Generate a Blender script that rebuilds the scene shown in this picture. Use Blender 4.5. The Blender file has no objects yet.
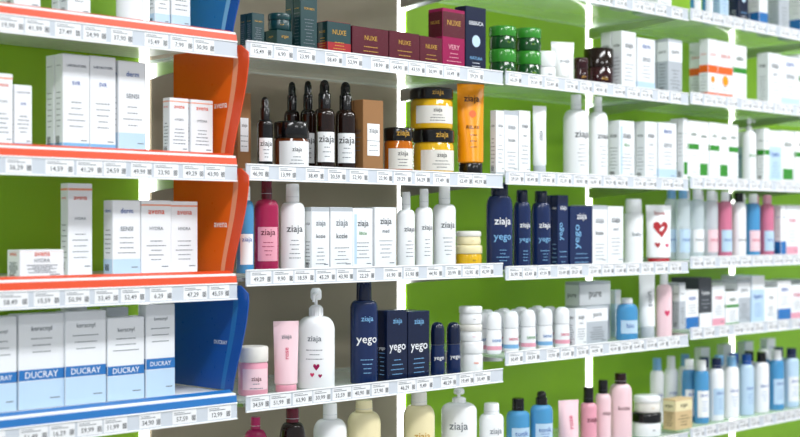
import bpy, math, random
from math import sin, cos, pi, sqrt
random.seed(11)
# ---------------------------------------------------------------- survey of the place
F=1353.0; H=1.45; D=2.477; CX=-1.908
PHI=math.atan2(1390,1353); cp,sp=cos(PHI),sin(PHI)
def rayd(px):
    k=(px-400)/F
    return (cp+k*sp, sp-k*cp)
def X(px,y):
    dx,dy=rayd(px); return CX+(y+D)*dx/dy
def dep(x,y): return (x-CX)*cp+(y+D)*sp
def Zp(py,x,y): return H+(228-py)*dep(x,y)/F
BW=0.9; BACK=0.40
LV={'O':[.69,.69,.69,.685,.69,.69],'A':[.407,.407,.4125,.415,.42,.42],'B':[.125,.125,.129,.14,.147,.147],
    'C':[-.144,-.144,-.115,-.125,-.112,-.112],'D':[-.417,-.417,-.405,-.361,-.341,-.341],'E':[-.69,-.69,-.68,-.675,-.665,-.665]}
ORD='OABCDE'
def bay(x): return max(0,min(5,int(math.floor(x/BW))+2))   # bay index: 1 = left white bay, 2..5 glass bays
def top_of(lv,b): return H+LV[lv][b]+(.0403 if b<=1 else .0083)
def ceil_of(lv,b):
    i=ORD.index(lv)
    if i==0: return 9
    return H+LV[ORD[i-1]][b]-(-.010 if b<=1 else .013)
# ---------------------------------------------------------------- materials
def lin(c): return c/12.92 if c<=.04045 else ((c+.055)/1.055)**2.4
def hexc(h): return tuple(lin(int(h[i:i+2],16)/255) for i in (0,2,4))+(1,)
PAL={'white':('eaedf1',.3),'bwhite':('f2f4f7',.22),'offwhite':('e2e0da',.4),'cream':('eadfb4',.3),'ltgrey':('b4bbc3',.35),'grey':('6c747d',.4),
'dgrey':('3c4148',.45),'black':('09090b',.18),'navy':('0e2350',.22),'dnavy':('0a1838',.2),'blue':('1250a6',.3),'mblue':('2470b6',.3),'ltblue':('79b0dc',.3),'paleblue':('bcd6ec',.3),
'teal':('0b3a3e',.3),'red':('a5121f',.3),'crimson':('560a20',.25),'magenta':('980f4e',.22),'pink':('e59fb2',.3),'hotpink':('cf2c60',.3),
'palepink':('f0ced6',.3),'dgreen':('154a20',.12),'green':('338a2a',.2),'lime':('84bc14',.3),'orange':('ee6416',.3),'amber':('5e2a08',.08),'orangeglass':('b8620f',.08),
'yellow':('dcae1c',.1),'ambyel':('f0980a',.22),'kraft':('94693e',.7),'beige':('d3b98c',.5),'gold':('c79a38',.3),'brown':('1c0b05',.1),'cherry':('2e060d',.1),
'salmon':('ee9a78',.4),'dorange':('dc4a20',.35),'ink':('1c2026',.5)}
MATS={}
def mat(n):
    if n in MATS: return MATS[n]
    m=bpy.data.materials.new(n); m.use_nodes=True
    nt=m.node_tree; p=nt.nodes['Principled BSDF']
    if n in PAL:
        h,r=PAL[n]
        nz=nt.nodes.new('ShaderNodeTexNoise'); nz.inputs['Scale'].default_value=35
        mp=nt.nodes.new('ShaderNodeMapRange'); mp.inputs['To Min'].default_value=max(.03,r-.06); mp.inputs['To Max'].default_value=r+.06
        nt.links.new(nz.outputs['Fac'],mp.inputs['Value']); nt.links.new(mp.outputs['Result'],p.inputs['Roughness'])
        p.inputs['Base Color'].default_value=hexc(h)
    elif n=='silver':
        p.inputs['Base Color'].default_value=(.6,.61,.63,1); p.inputs['Metallic'].default_value=1; p.inputs['Roughness'].default_value=.28
    elif n in('clear','clearblue','clearpink','clearred'):
        c={'clear':(.75,.84,.9,1),'clearblue':(.08,.34,.66,1),'clearpink':(.7,.2,.33,1),'clearred':(.42,.015,.09,1)}[n]
        p.inputs['Base Color'].default_value=c; p.inputs['Roughness'].default_value=.06
        p.inputs['Alpha'].default_value=.5 if n=='clear' else .82
    MATS[n]=m; return m
def custom(n,col,rough=.5,**kw):
    m=bpy.data.materials.new(n); m.use_nodes=True; p=m.node_tree.nodes['Principled BSDF']
    p.inputs['Base Color'].default_value=col; p.inputs['Roughness'].default_value=rough
    for k,v in kw.items(): p.inputs[k].default_value=v
    MATS[n]=m; return m
custom('glass',(.74,.89,.85,1),.05,Alpha=.36)
custom('glassedge',(.34,.62,.53,1),.1,Alpha=.9)
custom('strip',(.58,.63,.70,1),.2)
custom('paper',(.82,.84,.87,1),.5)
def noisy(n,h1,h2,scale,rough,bump=0):
    m=bpy.data.materials.new(n); m.use_nodes=True; nt=m.node_tree; p=nt.nodes['Principled BSDF']
    nz=nt.nodes.new('ShaderNodeTexNoise'); nz.inputs['Scale'].default_value=scale
    cr=nt.nodes.new('ShaderNodeValToRGB'); cr.color_ramp.elements[0].color=hexc(h1); cr.color_ramp.elements[1].color=hexc(h2)
    cr.color_ramp.elements[0].position=.3; cr.color_ramp.elements[1].position=.7
    tc=nt.nodes.new('ShaderNodeTexCoord'); nt.links.new(tc.outputs['Object'],nz.inputs['Vector'])
    nt.links.new(nz.outputs['Fac'],cr.inputs['Fac']); nt.links.new(cr.outputs['Color'],p.inputs['Base Color'])
    p.inputs['Roughness'].default_value=rough
    MATS[n]=m; return m
noisy('wall_lime','96ca22','a2d62c',3,.45)
noisy('wall_taupe','9a8f7c','a79b86',4,.6)
noisy('plaster','d8d8d4','e4e4e0',6,.8)
noisy('floor_tile','b9b6b0','c9c6c0',5,.35)
def emis(n,col,st):
    m=bpy.data.materials.new(n); m.use_nodes=True; p=m.node_tree.nodes['Principled BSDF']
    p.inputs['Base Color'].default_value=col; p.inputs['Emission Color'].default_value=col; p.inputs['Emission Strength'].default_value=st
    MATS[n]=m
emis('led',(1,1,.96,1),5); emis('lamp',(1,1,1,1),6)
# ---------------------------------------------------------------- text cache
TXT={}
def text2d(s):
    if s in TXT: return TXT[s]
    cu=bpy.data.curves.new('t','FONT'); cu.body=s; cu.align_x='CENTER'; cu.resolution_u=2; cu.offset=.006
    ob=bpy.data.objects.new('t',cu); bpy.context.scene.collection.objects.link(ob)
    bpy.context.view_layer.update()
    me=bpy.data.meshes.new_from_object(ob)
    vs=[(v.co.x,v.co.y) for v in me.vertices]; fs=[tuple(p.vertices) for p in me.polygons]
    bpy.data.objects.remove(ob); bpy.data.curves.remove(cu); bpy.data.meshes.remove(me)
    x0=min(v[0] for v in vs); x1=max(v[0] for v in vs); y0=min(v[1] for v in vs); y1=max(v[1] for v in vs)
    vs=[(v[0]-(x0+x1)/2,v[1]-(y0+y1)/2) for v in vs]
    TXT[s]=(vs,fs,x1-x0,y1-y0); return TXT[s]
# ---------------------------------------------------------------- mesh builder
def ell(a,b,z,n=28,p=2.0,cx=0,cy=0):
    o=[]
    for i in range(n):
        t=2*pi*i/n; c,s=cos(t),sin(t)
        r=1/((abs(c)/a)**p+(abs(s)/b)**p)**(1/p)
        o.append((cx+r*c,cy+r*s,z))
    return o
def rr(x0,x1,y0,y1,z,c):
    return [(x0+c,y0,z),(x1-c,y0,z),(x1,y0+c,z),(x1,y1-c,z),(x1-c,y1,z),(x0+c,y1,z),(x0,y1-c,z),(x0,y0+c,z)]
class Bd:
    def __init__(s): s.v=[];s.f=[];s.m=[];s.sm=[];s.ml=[]
    def mi(s,n):
        if n not in s.ml: s.ml.append(n)
        return s.ml.index(n)
    def poly(s,pts,m,sm=False):
        k=len(s.v); s.v+=pts; s.f.append(tuple(range(k,k+len(pts)))); s.m.append(s.mi(m)); s.sm.append(sm)
    def loft(s,rings,ms,sm=True,caps=(1,1)):
        k=len(s.v); n=len(rings[0])
        for r in rings: s.v+=r
        for i in range(len(rings)-1):
            m=s.mi(ms if isinstance(ms,str) else ms[i])
            for j in range(n):
                a=k+i*n+j; b=k+i*n+(j+1)%n
                s.f.append((a,b,b+n,a+n)); s.m.append(m); s.sm.append(sm)
        if caps[0]: s.f.append(tuple(reversed(range(k,k+n)))); s.m.append(s.mi(ms if isinstance(ms,str) else ms[0])); s.sm.append(False)
        if caps[1]: s.f.append(tuple(range(k+(len(rings)-1)*n,k+len(rings)*n))); s.m.append(s.mi(ms if isinstance(ms,str) else ms[-1])); s.sm.append(False)
    def box(s,x0,x1,y0,y1,z0,z1,m,e=.001):
        s.loft([rr(x0+e,x1-e,y0+e,y1-e,z0,e),rr(x0,x1,y0,y1,z0+e,e),rr(x0,x1,y0,y1,z1-e,e),rr(x0+e,x1-e,y0+e,y1-e,z1,e)],m,False)
    def prof(s,pr,m,q=1,p=2.0,n=28,caps=(1,1)):
        s.loft([ell(r,r*(qq if qq else 1),z,n,p) for r,z,qq in [(x+(q,))[:3] if len(x)==2 else x for x in pr]],m,True,caps)
    def bar(s,p0,p1,r0,r1,m,n=10,fl=1.0):
        from mathutils import Vector
        a=Vector(p0);b=Vector(p1);d=(b-a).normalized(); u=d.cross(Vector((0,0,1)))
        if u.length<.01: u=Vector((1,0,0))
        u.normalize(); w=u.cross(d)
        R=[]
        for c,r in((a,r0),(b,r1)):
            R.append([tuple(c+u*r*cos(2*pi*i/n)+w*r*fl*sin(2*pi*i/n)) for i in range(n)])
        s.loft(R,m,True)
    # surface-mapped decorations
    def text(s,S,t,u,z,w,m,maxh=None,vert=False,e=.0007):
        vs,fs,W,Hh=text2d(t)
        k=w/W
        if maxh and Hh*k>maxh: k=maxh/Hh
        b=len(s.v)
        for x,y in vs:
            if vert: x,y=-y,x
            s.v.append(S(u+x*k,z+y*k,e))
        mi=s.mi(m)
        for f in fs: s.f.append(tuple(b+i for i in f)); s.m.append(mi); s.sm.append(False)
    def patch(s,S,u0,u1,z0,z1,m,n=1,e=.0004,nz=1):
        b=len(s.v)
        for j in range(nz+1):
            for i in range(n+1): s.v.append(S(u0+(u1-u0)*i/n,z0+(z1-z0)*j/nz,e))
        mi=s.mi(m)
        for j in range(nz):
            for i in range(n):
                a=b+j*(n+1)+i
                s.f.append((a,a+1,a+n+2,a+n+1)); s.m.append(mi); s.sm.append(n>1)
    def shape(s,S,pts,u,z,k,m,e=.0008):
        s.poly([S(u+x*k,z+y*k,e) for x,y in pts],m)
    def lines(s,S,u0,u1,z0,z1,n,m):
        for i in range(n):
            z=z1-(z1-z0)*i/max(1,n-1)+0; L=(u1-u0)*random.uniform(.45,1)
            c=(u0+u1)/2
            # broken into word-length dashes
            p=c-L/2
            while p<c+L/2-.001:
                q=min(c+L/2,p+random.uniform(.003,.009)); s.patch(S,p,q,z-.0009,z+.0009,m,2,.0006); p=q+.0012
    def make(s,name,loc=(0,0,0),rot=0,parent=None):
        me=bpy.data.meshes.new(name); me.from_pydata(s.v,[],s.f)
        for n in s.ml: me.materials.append(mat(n))
        me.polygons.foreach_set('material_index',s.m); me.polygons.foreach_set('use_smooth',s.sm)
        me.update()
        try: me.set_sharp_from_angle(angle=.7)
        except Exception: pass
        ob=bpy.data.objects.new(name,me); ob.location=loc; ob.rotation_euler[2]=rot
        bpy.context.scene.collection.objects.link(ob)
        return ob
HEART=[(0,-.55),(.3,-.2),(.5,.1),(.48,.35),(.3,.48),(.12,.42),(0,.22),(-.12,.42),(-.3,.48),(-.48,.35),(-.5,.1),(-.3,-.2)]
def DISC(n=14): return [(.5*cos(2*pi*i/n),.5*sin(2*pi*i/n)) for i in range(n)]
PALE=('white','bwhite','palepink','cream','clear','paleblue')
# ---------------------------------------------------------------- archetypes
def carton(b,w,d,h,st):
    c=st.get('c','white'); a=w/2; e=.0012
    b.loft([rr(-a+e,a-e,-d/2+e,d/2-e,0,e),rr(-a,a,-d/2,d/2,e,e),rr(-a,a,-d/2,d/2,h-e,e),rr(-a+e,a-e,-d/2+e,d/2-e,h,e)],[c,c,st.get('topc',c)],False)
    SF=lambda u,z,ee:(u,-d/2-ee,z)
    SL=lambda u,z,ee:(-a-ee,-u,z)
    SR=lambda u,z,ee:(a+ee,u,z)
    ST=lambda u,z,ee:(u,z,h+ee)
    b.patch(ST,-a+.002,a-.002,-d/2+.006,-d/2+.0068,'grey')      # tuck flap seam
    for v0,v1,m in st.get('bands',[]):
        b.patch(SF,-a+e*.5,a-e*.5,h*v0+e*.6,h*v1-e*.6,m); b.patch(SL,-d/2+e,d/2-e,h*v0+e*.6,h*v1-e*.6,m); b.patch(SR,-d/2+e,d/2-e,h*v0+e*.6,h*v1-e*.6,m)
    for u0,u1,v0,v1,m in st.get('rects',[]):
        b.patch(SF,-a+w*u0,-a+w*u1,h*v0,h*v1,m,1,.0005)
    g=.9 if c in PALE else 1
    for t,v,wf,m in st.get('tx',[]):
        b.text(SF,t,0,h*v,w*wf*g,m,h*.13,e=.0009)
    for t,u,lf,m in st.get('vt',[]):
        b.text(SF,t,-a+w*u,h*.5,h*lf,m,w*.4,True,e=.0009)
    if 'dot' in st:
        v,k,m=st['dot']; b.shape(SF,DISC(),0,h*v,k*w,m)
    if 'heart' in st:
        v,k,m=st['heart']; b.shape(SF,HEART,0,h*v,k*w,m)
    if 'ln' in st:
        v0,v1,n,m=st['ln']; b.lines(SF,-a*.7,a*.7,h*v0,h*v1,n,m)
        b.lines(SL,-d*.36,d*.36,h*v0,h*(v1+.1),n+2,m)
    if c in('white','bwhite','ltgrey') and h>.05:      # bar code on the side, tiny volume mark on the front
        k=-d*.3
        while k<d*.1: b.patch(SL,k,k+.0008,h*.06,h*.15,'ink',1,.0008); k+=.0018
        b.patch(SF,a*.35,a*.8,h*.1,h*.1+.002,'grey',1,.0008)
    if st.get('tx'):
        t,v,wf,m=st['tx'][0]; b.text(SL,t,0,h*v,d*.6,m,h*.1,e=.0009)
def surf(a,bb,p=2.0):
    if bb>=a*.85 and p<=2.1:
        return lambda u,z,e:((a+e)*sin(u/a),-(bb+e)*cos(u/a),z)
    def S(u,z,e):
        k=min(abs(u)/a,.98); return (u,-(bb*(1-k**p)**(1/p)+e),z)
    return S
def decorate(b,S,a,z0,z1,st):
    hh=z1-z0
    L=st.get('label')
    if L:
        f,v0,v1,m=L; b.patch(S,-a*f,a*f,z0+hh*v0,z0+hh*v1,m,12)
    for v0,v1,m in st.get('rings',[]):
        b.patch(S,-a*.97 if st.get('q',1)<.85 else -a*1.6,a*.97 if st.get('q',1)<.85 else a*1.6,z0+hh*v0,z0+hh*v1,m,16,.0003)
    g=.74 if (L or st.get('c') in PALE) else .9
    for t,v,wf,m in st.get('tx',[]): b.text(S,t,0,z0+hh*v,2*a*wf*g,m,hh*.18,e=.0009)
    for t,lf,m in st.get('vt',[]): b.text(S,t,0,z0+hh*.5,hh*lf,m,a*.8,True,e=.0009)
    if 'ln' in st:
        v0,v1,n,m=st['ln']; b.lines(S,-a*.5,a*.5,z0+hh*v0,z0+hh*v1,n,m)
    for u,v,k,m in st.get('hearts',[]): b.shape(S,HEART,u*a,z0+hh*v,k*a,m)
    for u,v,k,m in st.get('dots',[]): b.shape(S,DISC(),u*a,z0+hh*v,k*a,m)
def bottle(b,a,q,h,st):
    c=st.get('c','white'); cc=st.get('cap','white'); p=st.get('p',2.0)
    cw=st.get('cw',.5); ch=st.get('ch',.16)*h; sh=st.get('sh',.1)*h; kind=st.get('top','cap')
    rn=a*cw*.88; hb=h-ch-sh-.002
    if kind=='pump': hb=h-ch-sh
    pr=[(a*.9,0,q),(a*.98,.002,q),(a,.006,q),(a,hb*.5,q),(a,hb,q)]
    for i in range(1,8):
        t=i/7*pi/2; r=rn+(a-rn)*cos(t)**.8; k=(r-rn)/(a-rn); pr.append((r,hb+sh*sin(t),q*k+(1-k)))
    pr.append((rn,hb+sh+.002,1))
    rings=[ell(r,r*qq,z,28,p if r>a*.9 else 2.0) for r,z,qq in pr]
    b.loft(rings,c)
    z=hb+sh
    rc=a*cw
    if kind=='cap':
        b.prof([(rc,z+.001),(rc*1.0,z+.003),(rc*.97,h-.003),(rc*.9,h)],cc)
        b.prof([(rc*1.02,z+ch*.3),(rc*1.02,z+ch*.3+.0008)],'ltgrey' if cc!='black' else 'dgrey')
    elif kind=='wide':
        qq=min(1,q/cw) if q<.85 else 1
        b.prof([(rc,z+.001),(rc,z+.003),(rc*.96,h-.004),(rc*.88,h)],cc,qq)
    elif kind=='pump':
        b.prof([(rc,z),(rc,z+ch*.3),(rc*.8,z+ch*.36),(rc*.5,z+ch*.4)],cc)
        for i in range(12):
            t=2*pi*i/12; b.bar((rc*cos(t),rc*sin(t),z+.001),(rc*cos(t),rc*sin(t),z+ch*.28),rc*.07,rc*.07,cc,5)
        b.bar((0,0,z+ch*.3),(0,0,h-ch*.25),rc*.25,rc*.25,cc)
        b.prof([(rc*.7,h-ch*.42),(rc*.85,h-ch*.34),(rc*.82,h-ch*.1),(rc*.55,h)],cc)
        b.bar((0,0,h-ch*.18),(0,-a*1.15,h-ch*.24),rc*.5,rc*.3,cc,10,.6)
        b.bar((0,-a*1.12,h-ch*.2),(0,-a*1.2,h-ch*.46),rc*.24,rc*.18,cc,8)
    elif kind=='drop':
        b.prof([(rc,z),(rc,z+ch*.5),(rc*.92,z+ch*.54),(rc*.8,z+ch*.58),(rc*.78,h-ch*.2),(rc*.6,h-ch*.06),(rc*.25,h)],cc)
    S=surf(a,a*q,p); decorate(b,S,a,.006,hb,st)
def jar(b,a,q,h,st):
    c=st.get('c','white'); cc=st.get('cap','white'); hb=h*st.get('hb',.6)
    b.prof([(a*.88,0),(a*.97,.002),(a,.006),(a,hb-.006),(a*.93,hb-.001),(a*.93,hb)],c)
    b.prof([(a*1.0,hb+.0005),(a*1.03,hb+.002),(a*1.03,h-.004),(a*.98,h-.001),(a*.9,h)],cc)
    decorate(b,surf(a,a),a,.004,hb-.004,st)
    if 'lidtx' in st: b.text(surf(a*1.03,a*1.03),st['lidtx'],0,(hb+h)/2,a*1.2,'gold',h*.15,e=.0009)
def tube(b,a,q,h,st):
    c=st.get('c','white'); cc=st.get('cap','white'); ch=st.get('ch',.16)*h; r=a*.82
    b.prof([(r*.95,0),(r,.002),(r,ch-.002),(r*.96,ch)],cc)
    n=9; rings=[ell(r*.96,r*.9,ch,28)]
    for i in range(n+1):
        t=i/n; z=ch+.004+(h-ch-.004)*t; rings.append(ell(a*(.9+.1*t),max(.0016,a*.85*(1-t)**.8),z,28,2.0))
    b.loft(rings,c)
    b.box(-a,a,-.0012,.0012,h-.012,h,c,.0005)
    def S(u,z,e):
        t=max(0,min(1,(z-ch)/(h-ch))); aa=a*(.9+.1*t); bb=max(.0016,a*.85*(1-t)**.8); k=min(abs(u)/aa,.97)
        return (u,-(bb*sqrt(1-k*k)+e+.0006),z)
    hh=h-ch; L=st.get('label')
    if L: f,v0,v1,m=L; b.patch(S,-a*f,a*f,ch+hh*v0,ch+hh*v1,m,12,.0004,8)
    for t,v,wf,m in st.get('tx',[]): b.text(S,t,0,ch+hh*v,2*a*wf*.8,m,hh*.14,e=.0012)
    for t,lf,m in st.get('vt',[]): b.text(S,t,0,ch+hh*.5,hh*lf,m,a*.7,True,e=.0012)
    for u,v,k,m in st.get('hearts',[]): b.shape(S,HEART,u*a,ch+hh*v,k*a,m,.0014)
    for u,v,k,m in st.get('dots',[]): b.shape(S,DISC(),u*a,ch+hh*v,k*a,m,.0014)
    if 'ln' in st: v0,v1,n,m=st['ln']; b.lines(S,-a*.5,a*.5,ch+hh*v0,ch+hh*v1,n,m)
def rollon(b,a,q,h,st):
    c=st.get('c','white'); cc=st.get('cap','white'); hb=h*.58
    b.prof([(a*.85,0),(a*.95,.003),(a,.01),(a*.98,hb*.7),(a*.9,hb)],c,q)
    b.prof([(a*.88,hb-.0005),(a*.88,hb+.0012)],'grey',q)
    pr=[(a*.93,hb+.0012),(a*.96,hb+.004),(a*.95,h*.8)]
    for i in range(1,7):
        t=i/6*pi/2; pr.append((a*.95*max(.05,cos(t)**.6),h*.8+h*.2*sin(t)))
    b.prof(pr,cc,q)
    decorate(b,surf(a*.99,a*.99*q),a,.006,hb*.9,st)
KN={'bottle':bottle,'jar':jar,'tube':tube,'rollon':rollon}
NM={'jar':'cream_jar','tube':'cream_tube','rollon':'roll_on_deodorant'}
# ---------------------------------------------------------------- placing on the shelves
def C(x0,x1,yt,lv,st,yf=.045,r=.55,t=0,n=1,name='cosmetic_box',zb=None):
    xr=X(x1,yf)
    if t: xl=X(x0,yf); w=xr-xl; d=min(w*r,.13)
    else:
        dx,dy=rayd(x0); s=dx/dy; w=(xr-X(x0,yf))/(1+s*r); d=w*r; xl=xr-w
    w-=.0028; xc=(xl+xr)/2; bi=bay(xc); z0=top_of(lv,bi) if zb is None else zb
    dy=random.uniform(0,.007)
    zt=Zp(yt,xl,yf); zt=min(zt,ceil_of(lv,bi)); h=max(.02,zt-z0)
    b=Bd(); carton(b,w,d,h,st); ob=b.make(name,(xc,yf+d/2+dy,z0))
    for i in range(1,n):
        if yf+(i+1)*(d+.003)<BACK-.02:
            o2=bpy.data.objects.new(name,ob.data); o2.location=(xc,yf+dy+d/2+i*(d+.003),z0); bpy.context.scene.collection.objects.link(o2)
    return z0+h
def R(kind,x0,x1,yt,lv,st,yf=.045,q=1.0,rot=-25,zb=None,name=None,n=1):
    ro=math.radians(rot+random.uniform(-5,5)); st=dict(st); st['q']=q
    a=.02; dx,dy=rayd((x0+x1)/2); L=sqrt(dx*dx+dy*dy); nx,ny=dy/L,-dx/L
    lx=nx*cos(ro)+ny*sin(ro); ly=-nx*sin(ro)+ny*cos(ro)
    for _ in range(5):
        yc=yf+a*max(q,abs(sin(ro))); xc=X((x0+x1)/2,yc); hw=(x1-x0)/2*dep(xc,yc)/F
        a=hw/sqrt(lx*lx+q*q*ly*ly)
    a*=.985
    bi=bay(xc); z0=top_of(lv,bi) if zb is None else zb
    zt=min(Zp(yt,xc,yc),ceil_of(lv,bi)); h=max(.02,zt-z0)
    b=Bd(); KN[kind](b,a,q,h,st)
    if name is None:
        name=NM.get(kind) or {'pump':'pump_bottle','drop':'dropper_bottle'}.get(st.get('top'),'lotion_bottle')
    ob=b.make(name,(xc,yc,z0),ro)
    for i in range(1,n):
        o2=bpy.data.objects.new(name,ob.data); o2.location=(xc,yc+i*(2*a*q+.006),z0); o2.rotation_euler[2]=ro; bpy.context.scene.collection.objects.link(o2)
    return z0+h
# ---------------------------------------------------------------- styles
lab=dict(c='white',bands=[(0,.08,'ltblue')],tx=[('LABORATOIRE',.88,.8,'navy'),('SVR',.70,.34,'blue')],ln=(.25,.5,5,'grey'))
labp=dict(c='white',tx=[('avena',.84,.6,'dorange'),('HYDRA',.62,.5,'grey')],ln=(.2,.45,5,'grey'),bands=[(.92,.95,'salmon')])
labb=dict(c='white',bands=[(0,.22,'paleblue')],tx=[('derm',.86,.5,'blue'),('SENSI',.62,.5,'grey')],ln=(.3,.5,4,'grey'))
duc=dict(c='white',bands=[(0,.3,'paleblue'),(.30,.42,'mblue')],tx=[('DUCRAY',.36,.8,'white'),('keracnyl',.84,.5,'grey')],ln=(.6,.74,3,'grey'))
nuxt=dict(c='teal',topc='red',tx=[('NUXE',.72,.7,'gold')],ln=(.2,.45,4,'gold'),bands=[(.0,.45,'red')])
nux2=dict(c='crimson',tx=[('NUXE',.7,.6,'gold')],ln=(.2,.45,3,'gold'))
bur=dict(c='magenta',bands=[(.55,.95,'crimson')],tx=[('NUXE',.78,.6,'gold'),('VERY',.4,.5,'pink')],ln=(.12,.3,4,'pink'))
nav=dict(c='dnavy',tx=[('SIBERICA',.76,.7,'white'),('NATURA',.25,.6,'ltblue')],dot=(.5,.4,'paleblue'),ln=(.08,.18,3,'white'))
teal=dict(c='teal',tx=[('FOR MEN',.78,.6,'gold')],ln=(.15,.6,9,'grey'))
tealw=dict(c='teal',bands=[(0,.4,'offwhite')],tx=[('argan',.7,.6,'gold')])
ziaw=dict(c='white',tx=[('ziaja',.76,.6,'dgrey'),('med',.62,.35,'grey')],ln=(.2,.46,5,'grey'),bands=[(0,.05,'ltgrey')])
ziawg=dict(c='white',tx=[('ziaja',.74,.6,'dgrey'),('liście',.6,.4,'green')],ln=(.2,.44,5,'grey'),rects=[(.08,.2,.1,.9,'paleblue')])
ziawb=dict(c='white',tx=[('ziaja',.74,.6,'grey'),('kozie',.55,.55,'dgrey')],ln=(.12,.36,5,'grey'),bands=[(.93,1,'ltgrey')])
ziaw2=dict(c='bwhite',tx=[('ziaja',.7,.62,'dgrey')],ln=(.18,.45,6,'grey'))
yego=dict(c='dnavy',topc='navy',tx=[('yego',.46,.8,'white'),('ziaja',.84,.45,'ltblue')],ln=(.1,.3,4,'ltblue'))
yegos=dict(c='navy',tx=[('ziaja',.82,.6,'white')],vt=[('yego',.35,.4,'ltblue')],ln=(.08,.22,3,'ltblue'))
kraft=dict(c='kraft',rects=[(.2,.8,.25,.68,'bwhite')],tx=[('ziaja',.58,.42,'dgrey')],ln=(.32,.45,3,'grey'))
org=dict(c='white',bands=[(.0,.14,'orange'),(.45,.58,'orange')],tx=[('SUN 50',.75,.7,'dorange')],ln=(.2,.36,4,'grey'),dot=(.35,.4,'ambyel'))
grn=dict(c='bwhite',bands=[(.52,.62,'green'),(0,.08,'green')],tx=[('sebo',.78,.6,'dgreen')],ln=(.15,.42,5,'grey'))
grn2=dict(c='bwhite',rects=[(.1,.9,.1,.3,'green')],tx=[('aloe',.76,.6,'dgreen')],ln=(.4,.6,4,'grey'))
blu=dict(c='bwhite',bands=[(0,.3,'mblue')],tx=[('aqua',.76,.6,'blue')],ln=(.4,.6,4,'grey'))
blu2=dict(c='paleblue',bands=[(.7,1,'white')],tx=[('hydro',.55,.7,'blue')],ln=(.15,.4,5,'mblue'))
pnk=dict(c='white',bands=[(.0,.2,'pink')],tx=[('rose',.7,.6,'hotpink')],ln=(.3,.5,4,'grey'))
gry=dict(c='ltgrey',bands=[(.6,.95,'white')],tx=[('pure',.76,.5,'dgrey')],ln=(.15,.45,6,'dgrey'))
bei=dict(c='beige',bands=[(.6,.95,'cream')],tx=[('argan',.76,.5,'brown')],ln=(.15,.45,4,'brown'))
dark=dict(c='dgrey',bands=[(.0,.3,'white')],tx=[('home',.7,.6,'white')],ln=(.4,.55,3,'ltgrey'))
# ================================================================= LEVEL A
C(6,42,-60,'A',lab,.06,n=2); C(60,92,-50,'A',lab,.06,n=2); R('bottle',116,144,-40,'A',dict(c='bwhite',cap='ltblue',tx=[('derm',.6,.6,'blue')]),.06)
C(150,172,-40,'A',labb,.06); C(172,192,-40,'A',labb,.06,t=1)
z=C(247,266,12,'A',teal,.05,n=2)
z=C(266,294,29,'A',tealw,.05,.9,n=2); R('jar',268,291,14,'A',dict(c='teal',cap='teal',tx=[('argan',.5,.8,'gold')]),.055,zb=z+.0005)
C(294,319,-6,'A',teal,.045,.5,n=2)
C(319,353,20,'A',nuxt,.045,.45,n=2); C(353,390,25,'A',nux2,.045,.5,t=1,n=2); C(390,421,30,'A',nux2,.045,.5,t=1,n=2); C(421,444,35,'A',nux2,.045,.6,t=1)
C(444,467,7,'A',bur,.045,.6,t=1); C(467,488,5,'A',nav,.045,.5,t=1)
for (a,b2,ys) in((489,516,(50,27)),(515,541,(52,29))):
    z=None
    for yy in ys: z=R('jar',a,b2,yy,'A',dict(c='dgreen',cap='green',tx=[('ziaja',.5,.9,'lime')],hb=.55),.045,zb=z)
R('jar',534,556,52,'A',dict(c='bwhite',cap='bwhite',hb=.5,tx=[('ziaja',.5,.8,'grey')]),.03)
R('tube',550,575,42,'A',dict(c='bwhite',cap='bwhite',tx=[('ziaja',.5,.7,'grey')]),.11,.9)
R('jar',574,588,58,'A',dict(c='cherry',cap='cherry',tx=[('spa',.5,.8,'gold')]),.02)
R('jar',584,613,49,'A',dict(c='cherry',cap='brown',tx=[('ziaja',.5,.8,'gold')],hb=.55),.06)
C(613,638,30,'A',ziaw,.045,.5,n=2); C(638,656,37,'A',labb,.045,.5,t=1,n=2); C(658,684,38,'A',gry,.045,.55,n=2)
C(700,719,38,'A',org,.05,.6); C(719,734,40,'A',org,.05,.6,t=1,n=2); C(734,748,44,'A',grn,.05,.8,t=1,n=2)
C(757,782,52,'A',ziaw,.05,.5); C(782,800,55,'A',labb,.05,.5,t=1); C(800,822,54,'A',grn,.05,.5,t=1)
# level O (above), bays 2-4
for (a,b2,yt,stl) in((600,622,-60,blu),(622,645,-50,ziaw),(645,672,-55,grn),(712,730,-35,blu2),(730,750,-30,nav),(750,768,-30,blu),(768,790,-25,gry),(790,812,-25,blu)):
    C(a,b2,yt,'O',stl,.05,.6,n=2)
for a in (690,702): R('bottle',a,a+11,-25,'O',dict(c='clearblue',cap='bwhite',label=(.8,.2,.7,'white')),.05)
# ================================================================= LEVEL B
C(-12,15,72,'B',labp,.06,.5); C(15,34,84,'B',lab,.06,.5,t=1)
C(54,90,53,'B',lab,.07,.5,n=2); C(90,117,55,'B',lab,.07,.5,t=1,n=2); C(118,147,60,'B',labb,.07,.4,t=1)
C(164,191,97,'B',labp,.06,.5); C(191,214,99,'B',labp,.06,.5,t=1)
bk=dict(c='black',cap='black',label=(.95,.15,.7,'bwhite'),tx=[('ziaja',.55,1.1,'ink')],ln=(.25,.42,3,'grey'),top='drop',cw=.6,ch=.3,sh=.08)
C(232,253,92,'B',kraft,.13,.6)
R('bottle',257,273,97,'B',bk,.04,rot=-30)
R('jar',274,309,122,'B',dict(c='amber',cap='black',label=(1.1,.05,.95,'bwhite'),tx=[('ziaja',.65,1.0,'ink')],ln=(.2,.42,3,'grey'),hb=.66),.03)
amb=dict(bk); amb['c']='brown'
R('bottle',284,300,82,'B',amb,.16,rot=-30); R('bottle',300,316,81,'B',amb,.13,rot=-30)
R('bottle',314,335,80,'B',amb,.05,rot=-30); R('bottle',335,356,82,'B',amb,.05,rot=-30)
C(354,385,99,'B',kraft,.045,.5,n=2)
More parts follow.
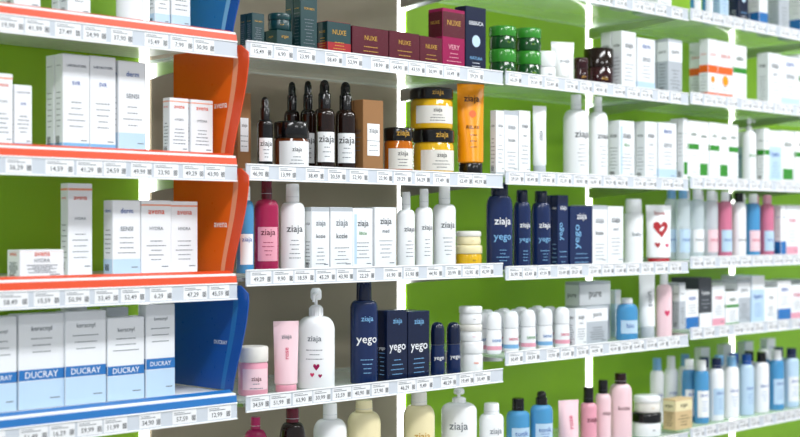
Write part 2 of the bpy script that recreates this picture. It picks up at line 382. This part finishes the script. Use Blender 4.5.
yj=dict(c='yellow',cap='black',label=(1.1,.15,.8,'offwhite'),tx=[('ziaja',.62,1.1,'ink')],ln=(.25,.45,3,'dgrey'),hb=.72,lidtx='ziaja')
oj=dict(yj); oj['c']='orangeglass'
R('jar',384,413,128,'B',oj,.03)
z=R('jar',413,454,130,'B',yj,.03); R('jar',410,453,89,'B',yj,.035,zb=z+.0005)
R('tube',456,485,80,'B',dict(c='ambyel',cap='black',tx=[('ziaja',.8,.7,'brown'),('RELAX',.45,.6,'brown')],ln=(.2,.35,3,'brown'),dots=[(0,.62,.5,'orange')]),.04,.9,-30)
C(491,506,110,'B',ziaw,.045,.6); C(506,520,110,'B',ziawb,.045,.6,t=1); C(520,532,110,'B',ziaw,.045,.6,t=1,n=2)
R('tube',532,547,106,'B',dict(c='bwhite',cap='ltgrey',vt=[('ziaja',.4,'grey')]),.05,.9)
wb=dict(c='bwhite',cap='bwhite',tx=[('ziaja',.72,.9,'dgrey')],ln=(.2,.55,6,'grey'),top='pump',cw=.42,ch=.12,sh=.12)
wc=dict(wb); wc.update(top='cap',cw=.42,ch=.17)
R('bottle',563,589,91,'B',wc,.04,rot=-20); R('bottle',588,608,92,'B',wc,.045,rot=-20)
C(609,636,120,'B',ziawg,.045,.55,n=2); C(637,659,121,'B',ziaw,.045,.55,n=2); C(659,677,122,'B',labb,.045,.55,t=1,n=2)
x=678
for i,(w,yt,s) in enumerate([(11,118,grn2),(11,120,grn),(10,121,grn2),(10,122,grn),(10,123,grn2),(10,124,grn)]):
    C(x,x+w,yt,'B',s,.05,.9,t=(i>0),n=2); x+=w
R('bottle',742,756,118,'B',dict(c='bwhite',cap='bwhite',top='pump',cw=.4,ch=.2,tx=[('aloe',.6,.8,'green')]),.05,rot=-20)
for i,(w,yt,s) in enumerate([(13,128,grn),(13,130,blu2),(13,130,grn2),(13,131,grn)]): C(757+i*13,757+i*13+w,yt,'B',s,.05,.8,t=(i>0),n=2)
# ================================================================= LEVEL C
C(60,93,183,'C',labp,.1,.5); C(103,141,200,'C',labb,.07,.5); C(141,172,200,'C',labp,.07,.5,t=1); C(172,200,201,'C',labp,.07,.4,t=1)
C(8,66,250,'C',labp,.045,.5,name='cosmetic_box'); 
R('bottle',236,254,186,'C',dict(c='clearblue',cap='bwhite',label=(.8,.1,.6,'bwhite'),tx=[('ziaja',.5,.8,'blue')],cw=.6),.05)
R('bottle',254,279,180,'C',dict(c='clearred',cap='crimson',label=(.8,.15,.7,'pink'),tx=[('ziaja',.6,.8,'crimson')],ln=(.25,.45,4,'magenta'),cw=.45,ch=.2),.04,.8)
R('bottle',280,305,184,'C',dict(c='bwhite',cap='bwhite',tx=[('ziaja',.68,.9,'dgrey')],ln=(.2,.5,5,'grey'),cw=.55,ch=.2),.04,.8,-20)
C(305,331,207,'C',ziawb,.04,.45,n=2); C(331,354,207,'C',ziawb,.04,.5,t=1,n=2); C(354,375,208,'C',ziawg,.04,.5,t=1,n=2); C(375,397,207,'C',ziaw,.04,.5,t=1,n=2)
for a,b2,yt in((397,415,192),(415,433,189),(433,456,185)):
    R('bottle',a,b2,yt,'C',dict(c='bwhite',cap='bwhite',tx=[('ziaja',.72,.9,'dgrey')],ln=(.2,.5,5,'grey'),cw=.5,ch=.22,sh=.08),.04,.9,-20)
z=R('jar',455,482,245,'C',dict(c='yellow',cap='cream',tx=[('ziaja',.5,.7,'ink')]),.04); R('jar',456,481,231,'C',dict(c='cream',cap='offwhite',hb=.6,tx=[('ziaja',.5,.7,'gold')]),.043,zb=z+.0005)
yb=dict(c='navy',cap='dnavy',tx=[('ziaja',.78,.7,'white'),('yego',.5,.75,'ltblue')],ln=(.12,.3,4,'ltblue'),cw=.62,ch=.14,sh=.16,top='wide')
R('bottle',486,513,181,'C',yb,.03,.6,-18); R('bottle',513,531,190,'C',yb,.035,.8,-20); R('bottle',531,551,191,'C',yb,.035,.8,-20)
C(552,570,195,'C',yegos,.04,.5,n=2); C(570,593,206,'C',yegos,.04,.5,t=1,n=2); C(593,609,205,'C',ziawb,.04,.5,t=1,n=2); C(609,625,206,'C',ziaw,.04,.5,t=1,n=2)
R('bottle',624,643,199,'C',dict(c='bwhite',cap='bwhite',cw=.85,ch=.2,tx=[('baby',.6,.7,'grey')],top='wide',sh=.05),.08,.8)
R('tube',645,672,205,'C',dict(c='bwhite',cap='red',ch=.1,hearts=[(0,.55,1.15,'red'),(-.35,.25,.4,'red'),(.4,.24,.3,'hotpink')],tx=[('love',.85,.5,'red')]),.04,.9,-35)
cb=[('clear','ltblue'),('clear','bwhite'),('clear','bwhite'),('clearpink','bwhite'),('bwhite','black'),('clearblue','bwhite'),('clearpink','pink'),('bwhite','bwhite')]
x=676
for i in range(7):
    c1,c2=cb[i]
    R('bottle',x,x+14,188+i*1.2,'C',dict(c=c1,cap=c2,label=(.85,.1,.55,['paleblue','bwhite','palepink'][i%3]),tx=[('micel',.35,.8,['blue','ink','hotpink'][i%3])],cw=.6,ch=.14),.05,.8,-20,n=2)
    x+=14
for i,s in enumerate([blu,pnk,ziaw2,blu2]): C(775+i*12,787+i*12,205,'C',s,.05,.7,t=(i>0),n=2)
# ================================================================= LEVEL D
C(-26,19,318,'D',duc,.06,.5); C(19,66,315,'D',duc,.065,.42,t=1,n=1); C(66,108,312,'D',duc,.06,.42,t=1); C(108,146,318,'D',duc,.06,.4,t=1); C(146,176,305,'D',duc,.06,.4,t=1)
C(100,130,308,'D',duc,.2,.5); C(60,88,300,'D',duc,.21,.5)
R('jar',238,268,346,'D',dict(c='pink',cap='offwhite',tx=[('ziaja',.5,.8,'crimson')],hb=.68,label=(1,.15,.85,'palepink'),ln=(.2,.35,2,'grey')),.04)
R('tube',273,299,321,'D',dict(c='palepink',cap='pink',ch=.1,tx=[('ziaja',.75,.5,'grey')],vt=[('rose',.18,'hotpink')]),.04,.9,-30)
R('bottle',297,335,288,'D',dict(c='bwhite',cap='bwhite',top='pump',cw=.36,ch=.28,sh=.14,hearts=[(.1,.36,.34,'magenta'),(-.12,.22,.22,'hotpink'),(.3,.2,.2,'magenta')],tx=[('ziaja',.85,.5,'grey')],ln=(.5,.66,3,'grey')),.035,.8,-50)
R('bottle',350,378,282,'D',dict(yb,tx=[('yego',.55,.85,'white'),('ziaja',.85,.5,'ltblue')],ch=.17,sh=.08,cw=.55),.04,.75,-22)
C(378,409,311,'D',yego,.035,.5); C(409,431,312,'D',yego,.035,.5,t=1,n=2)
for a in(430,446): R('rollon',a,a+15,322,'D',dict(c='navy',cap='dnavy',tx=[('yego',.6,.8,'white')]),.03,.9,-25)
z=R('jar',460,483,341,'D',dict(c='bwhite',cap='bwhite',tx=[('ziaja',.5,.8,'orange')],hb=.6),.04)
z2=R('jar',459,482,324,'D',dict(c='bwhite',cap='offwhite',tx=[('krem',.5,.8,'pink')],hb=.6),.042,zb=z+.0005); R('jar',459,482,306,'D',dict(c='bwhite',cap='bwhite',tx=[('ziaja',.5,.8,'grey')],hb=.6),.042,zb=z2+.0005)
for i in range(5):
    R('rollon',486+i*17,502+i*17,312-i*1.3,'D',dict(c='bwhite',cap='white',tx=[('sensi',.6,.9,['mblue','hotpink','green'][i%3])],rings=[(.1,.3,['pink','ltblue'][i%2])]),.04,.85,-20,n=3)
C(566,612,282,'D',gry,.12,.35); C(567,588,309,'D',ziaw,.03,.6); C(588,610,307,'D',gry,.03,.5,t=1); 
R('bottle',616,638,298,'D',dict(c='clearblue',cap='white',label=(.8,.2,.7,'paleblue'),tx=[('bio',.5,.6,'blue')],cw=.5,ch=.12,sh=.2),.05,.8); C(611,622,290,'D',blu2,.16,.6)
R('tube',638,656,262,'D',dict(c='bwhite',cap='ltgrey',vt=[('soin',.4,'grey')]),.06,.9)
R('bottle',656,672,274,'D',dict(c='palepink',cap='bwhite',hearts=[(0,.5,.7,'hotpink')],cw=.5),.05,.8)
for i,(w,yt,s) in enumerate([(13,283,gry),(12,290,blu),(14,278,dark),(13,286,pnk),(13,292,grn),(13,281,gry),(14,276,blu2),(12,288,ziaw2),(13,281,blu),(14,285,pnk),(14,280,gry)]):
    x=674+i*13; C(x,x+13,yt,'D',s,.05,.7,t=(i>0),n=2)
# ================================================================= LEVEL E
R('bottle',243,268,417,'E',dict(c='magenta',cap='magenta',cw=.4,ch=.12,sh=.2,tx=[('ziaja',.6,.7,'white')]),.05,.8)
R('bottle',279,306,408,'E',dict(c='brown',cap='crimson',cw=.5,ch=.14,sh=.2,tx=[('ziaja',.6,.7,'gold')]),.05,.8)
R('bottle',313,347,403,'E',dict(c='bwhite',cap='bwhite',cw=.42,ch=.16,sh=.14,tx=[('ziaja',.7,.7,'grey')]),.04,.8)
R('bottle',347,381,400,'E',dict(c='cream',cap='cream',cw=.5,ch=.12,sh=.14,tx=[('ziaja',.7,.7,'gold')]),.04,.8)
R('bottle',403,435,392,'E',dict(c='cream',cap='offwhite',cw=.5,ch=.14,sh=.14,tx=[('ziaja',.7,.7,'gold')]),.04,.8)
R('bottle',441,477,388,'E',dict(c='bwhite',cap='bwhite',cw=.36,ch=.17,sh=.1,top='pump',tx=[('ziaja',.75,.7,'grey')]),.04,.8,-50)
R('bottle',479,504,403,'E',dict(c='bwhite',cap='bwhite',cw=.6,ch=.16,sh=.1,tx=[('ziaja',.75,.7,'grey')]),.04,.8)
bl=dict(c='clearblue',cap='black',cw=.5,ch=.2,sh=.12,label=(.8,.2,.75,'paleblue'),tx=[('tonik',.6,.8,'blue')],ln=(.3,.5,4,'blue'))
R('bottle',506,530,398,'E',bl,.08,.8); R('bottle',530,553,391,'E',dict(bl,top='drop'),.05,.8)
R('tube',557,580,400,'E',dict(c='palepink',cap='pink',vt=[('rose',.3,'hotpink')]),.04,.9)
R('bottle',580,597,387,'E',dict(c='pink',cap='black',cw=.6,ch=.25,sh=.1,tx=[('ziaja',.7,.8,'crimson')]),.05); R('bottle',595,611,380,'E',dict(c='palepink',cap='black',cw=.6,ch=.2,sh=.1,tx=[('ziaja',.7,.8,'crimson')]),.05)
R('bottle',609,632,373,'E',dict(c='palepink',cap='cherry',cw=.5,ch=.15,sh=.14,tx=[('kozie',.7,.7,'crimson')]),.05,.8)
z=R('jar',632,661,412,'E',dict(c='bwhite',cap='black',tx=[('ziaja',.5,.8,'ink')],hb=.6),.04); R('jar',634,660,395,'E',dict(c='offwhite',cap='bwhite',tx=[('ziaja',.5,.8,'gold')],hb=.6),.045,zb=z+.0005)
for i in range(3): R('bottle',650+i*14,664+i*14,358-i*2,'E',dict(c='bwhite',cap=['ltblue','bwhite'][i%2],cw=.6,ch=.18,tx=[('mleko',.6,.8,'blue')]),.17,.8)
C(664,694,400,'E',bei,.035,.5)
spec=[('clearblue','bwhite'),('bwhite','navy'),('bwhite','ltblue'),('paleblue','blue'),('bwhite','black'),('clearblue','bwhite'),('paleblue','navy')]
for i in range(7):
    c1,c2=spec[i]; x=694+i*15
    R('bottle',x,x+15,360-i*2,'E',dict(c=c1,cap=c2,cw=.6,ch=.16,sh=.1,label=(.85,.1,.7,['bwhite','paleblue'][i%2]),tx=[('derm',.6,.8,'blue')],ln=(.25,.45,4,'mblue')),.06,.8,-20,n=2)
for i in range(4): C(695+i*22,711+i*22,348-i*3,'E',[blu,duc,blu2,labb][i],.24,.5)
# ================================================================= FIXTURES
def price():
    return '%d,%s'%(random.randint(6,64),random.choice(['99','49','90','59','29']))
def strip(b,x0,x1,z):
    y0=-.004
    b.loft([[(x0,y0,z-.019),(x1,y0,z-.019),(x1,y0+.003,z-.019),(x0,y0+.003,z-.019)],[(x0,y0+.0,z+.019),(x1,y0+.0,z+.019),(x1,y0+.003,z+.019),(x0,y0+.003,z+.019)]],'strip',False)
    b.box(x0,x1,y0-.0025,y0,z+.016,z+.0195,'bwhite',.0005); b.box(x0,x1,y0-.003,y0,z-.0195,z-.016,'bwhite',.0005)
    S=lambda u,zz,e:(u,y0-e,zz)
    x=x0+.012
    while x<x1-.07:
        w=random.uniform(.052,.066)
        b.patch(S,x,x+w,z-.0145,z+.0145,'paper',1,.0006)
        b.text(S,price(),x+w*.40,z-.0045,w*.56,'dgrey',.0115,e=.001)
        b.patch(S,x+.004,x+w*.75,z+.0060,z+.0075,'grey',1,.001)
        b.patch(S,x+.004,x+w*.5,z+.0098,z+.011,'grey',1,.001)
        for k in range(6): b.patch(S,x+w*.8+k*.0018,x+w*.8+k*.0018+.0009,z-.01,z+.002,'dgrey',1,.001)
        x+=w+random.choice([.003,.006,.012,.03])
for bi in range(1,6):
    x0=(bi-2)*BW+.006; x1=(bi-1)*BW-(.020 if bi==1 else .006)
    for lv in ORD:
        z=H+LV[lv][bi]; b=Bd()
        if bi==1:
            b.box(x0,x1,.0,BACK-.006,z+.016,z+.04,'bwhite',.001)
            acc='mblue' if lv=='D' else 'dorange'
            b.loft([[(x0,-.004,z+.0195),(x1,-.004,z+.0195),(x1,.0,z+.0195),(x0,.0,z+.0195)],
                    [(x0,-.002,z+.034),(x1,-.002,z+.034),(x1,.002,z+.034),(x0,.002,z+.034)],
                    [(x0,.024,z+.046),(x1,.024,z+.046),(x1,.026,z+.0415),(x0,.026,z+.0415)]],acc,False)
            strip(b,x0,x1,z); b.make('white_shelf')
        else:
            b.box(x0,x1,.0,BACK-.006,z,z+.008,'glass',.001)
            b.box(x0,x1,-.0009,.0,z+.0005,z+.0075,'glassedge',.0002)
            strip(b,x0,x1,z)
            # steel cantilever brackets under both ends
            for xe in(x0+.004,x1-.008):
                P=[(.012,-.001),(BACK-.006,-.001),(BACK-.006,-.040),(BACK-.06,-.034),(.03,-.010),(.012,-.008)]
                b.loft([[(xe,y,z+zz) for y,zz in P],[(xe+.004,y,z+zz) for y,zz in P]],'silver',False)
            b.make('glass_shelf')
# back panels, light channels, wall
for bi in range(0,7):
    x0=(bi-2)*BW; x1=x0+BW
    b=Bd(); b.box(x0+.018,x1-.018,BACK,BACK+.012,.5,2.42,'wall_taupe' if bi==2 else 'wall_lime',.001); b.make('back_panel')
    b=Bd(); b.box(x0-.017,x0+.017,BACK+.004,BACK+.014,.5,2.42,'silver',.001)
    b.box(x0-.011,x0+.011,BACK-.004,BACK+.004,.5,2.42,'led',.002); b.make('led_light_strip')
def simple(name,x0,x1,y0,y1,z0,z1,m):
    b=Bd(); b.box(x0,x1,y0,y1,z0,z1,m,.001); return b.make(name)
simple('wall_back',-4,7,.42,.55,0,2.9,'plaster')
simple('floor',-4,7,-4.5,.55,-.05,0,'floor_tile')
simple('ceiling',-4,7,-4.5,.55,2.9,2.95,'plaster')
b=Bd(); b.box(-1.8,4.5,.0,.41,.08,.5,'bwhite',.003)
b.box(-1.8,4.5,.03,.40,0,.08,'dgrey',.002)
for i in range(7): b.box(-1.8+i*.9+.004,-1.8+(i+1)*.9-.004,-.018,0,.09,.49,'bwhite',.002); b.bar((-1.8+i*.9+.35,-.03,.44),(-1.8+i*.9+.55,-.03,.44),.005,.005,'silver')
b.make('base_cabinet')
# curved plastic end panels of the left bay
def endpanel(z0,z1,cols,txt,tc):
    b=Bd(); NY,NZ=16,14; P=[]
    for j in range(NZ+1):
        t=j/NZ; z=z0+(z1-z0)*t
        yf=.030-.062*sin(min(1,t*1.02)*pi/2)**1.3 if t<.9 else -.032+.03*((t-.9)/.1)**2
        yb=.25
        row=[]
        for i in range(NY+1):
            s=i/NY; y=yf+(yb-yf)*s; x=-.018+.010*(1-s)**3+.004*sin(s*pi)
            row.append((x,y,z))
        P.append(row)
    for side in(0,1):
        off=.0025*side
        for j in range(NZ):
            for i in range(NY):
                q=[P[j][i],P[j][i+1],P[j+1][i+1],P[j+1][i]]
                q=[(x+off,y,z) for x,y,z in q]
                if side: q.reverse()
                c=cols[0] if i<2 else (cols[1] if i<3 else cols[2])
                b.poly(q,c,True)
    for j in range(NZ):
        a,c=P[j][0],P[j+1][0]; b.poly([a,(a[0]+.0025,a[1],a[2]),(c[0]+.0025,c[1],c[2]),c],cols[0])
    a=[P[NZ][i] for i in range(NY+1)]
    b.poly(a+[(x+.0025,y,z) for x,y,z in reversed(a)],cols[0])
    a=[P[0][i] for i in range(NY+1)]
    b.poly(a+[(x+.0025,y,z) for x,y,z in reversed(a)],cols[0])
    S=lambda u,z,e:(-.0185-e,-u,z)
    b.text(S,txt,-.055,(z0+z1)/2-.01,.05,tc,.016,e=.004)
    b.make('end_panel')
endpanel(top_of('A',1)+.001,H+.69-.02,('blue','ltblue','mblue'),'solaire','white')
endpanel(top_of('B',1)+.001,H+.407+.012,('dorange','salmon','orange'),'avena','white')
endpanel(top_of('C',1)+.001,H+.125+.012,('dorange','salmon','orange'),'avena','white')
endpanel(top_of('D',1)+.001,H-.144+.012,('blue','mblue','blue'),'DUCRAY','white')
# ceiling lamps
for (x,y) in((-1.2,-1.3),(.9,-1.3),(3.0,-1.3),(0,-3.3),(2.4,-3.3)):
    b=Bd(); b.box(x-.62,x+.62,y-.17,y+.17,2.86,2.9,'bwhite',.002); b.box(x-.59,x+.59,y-.14,y+.14,2.852,2.862,'lamp',.001); b.make('ceiling_light')
    l=bpy.data.lights.new('a','AREA'); l.shape='RECTANGLE'; l.size=1.2; l.size_y=.3; l.energy=28 if x<2.5 else 46; l.color=(.97,.985,1)
    o=bpy.data.objects.new('ceiling_area_light',l); o.location=(x,y,2.84); bpy.context.scene.collection.objects.link(o)
w=bpy.data.worlds.new('w'); bpy.context.scene.world=w; w.use_nodes=True
w.node_tree.nodes['Background'].inputs[0].default_value=(.88,.94,1,1); w.node_tree.nodes['Background'].inputs[1].default_value=.57
# camera
cam=bpy.data.cameras.new('camera'); co=bpy.data.objects.new('camera',cam); bpy.context.scene.collection.objects.link(co)
co.location=(CX,-D,H); co.rotation_euler=(pi/2,0,PHI-pi/2)
cam.sensor_width=36; cam.lens=F/800*36; cam.shift_y=9.5/800
cam.dof.use_dof=True; cam.dof.focus_distance=3.35; cam.dof.aperture_fstop=2.4
bpy.context.scene.camera=co
bpy.context.scene.view_settings.view_transform='Standard'
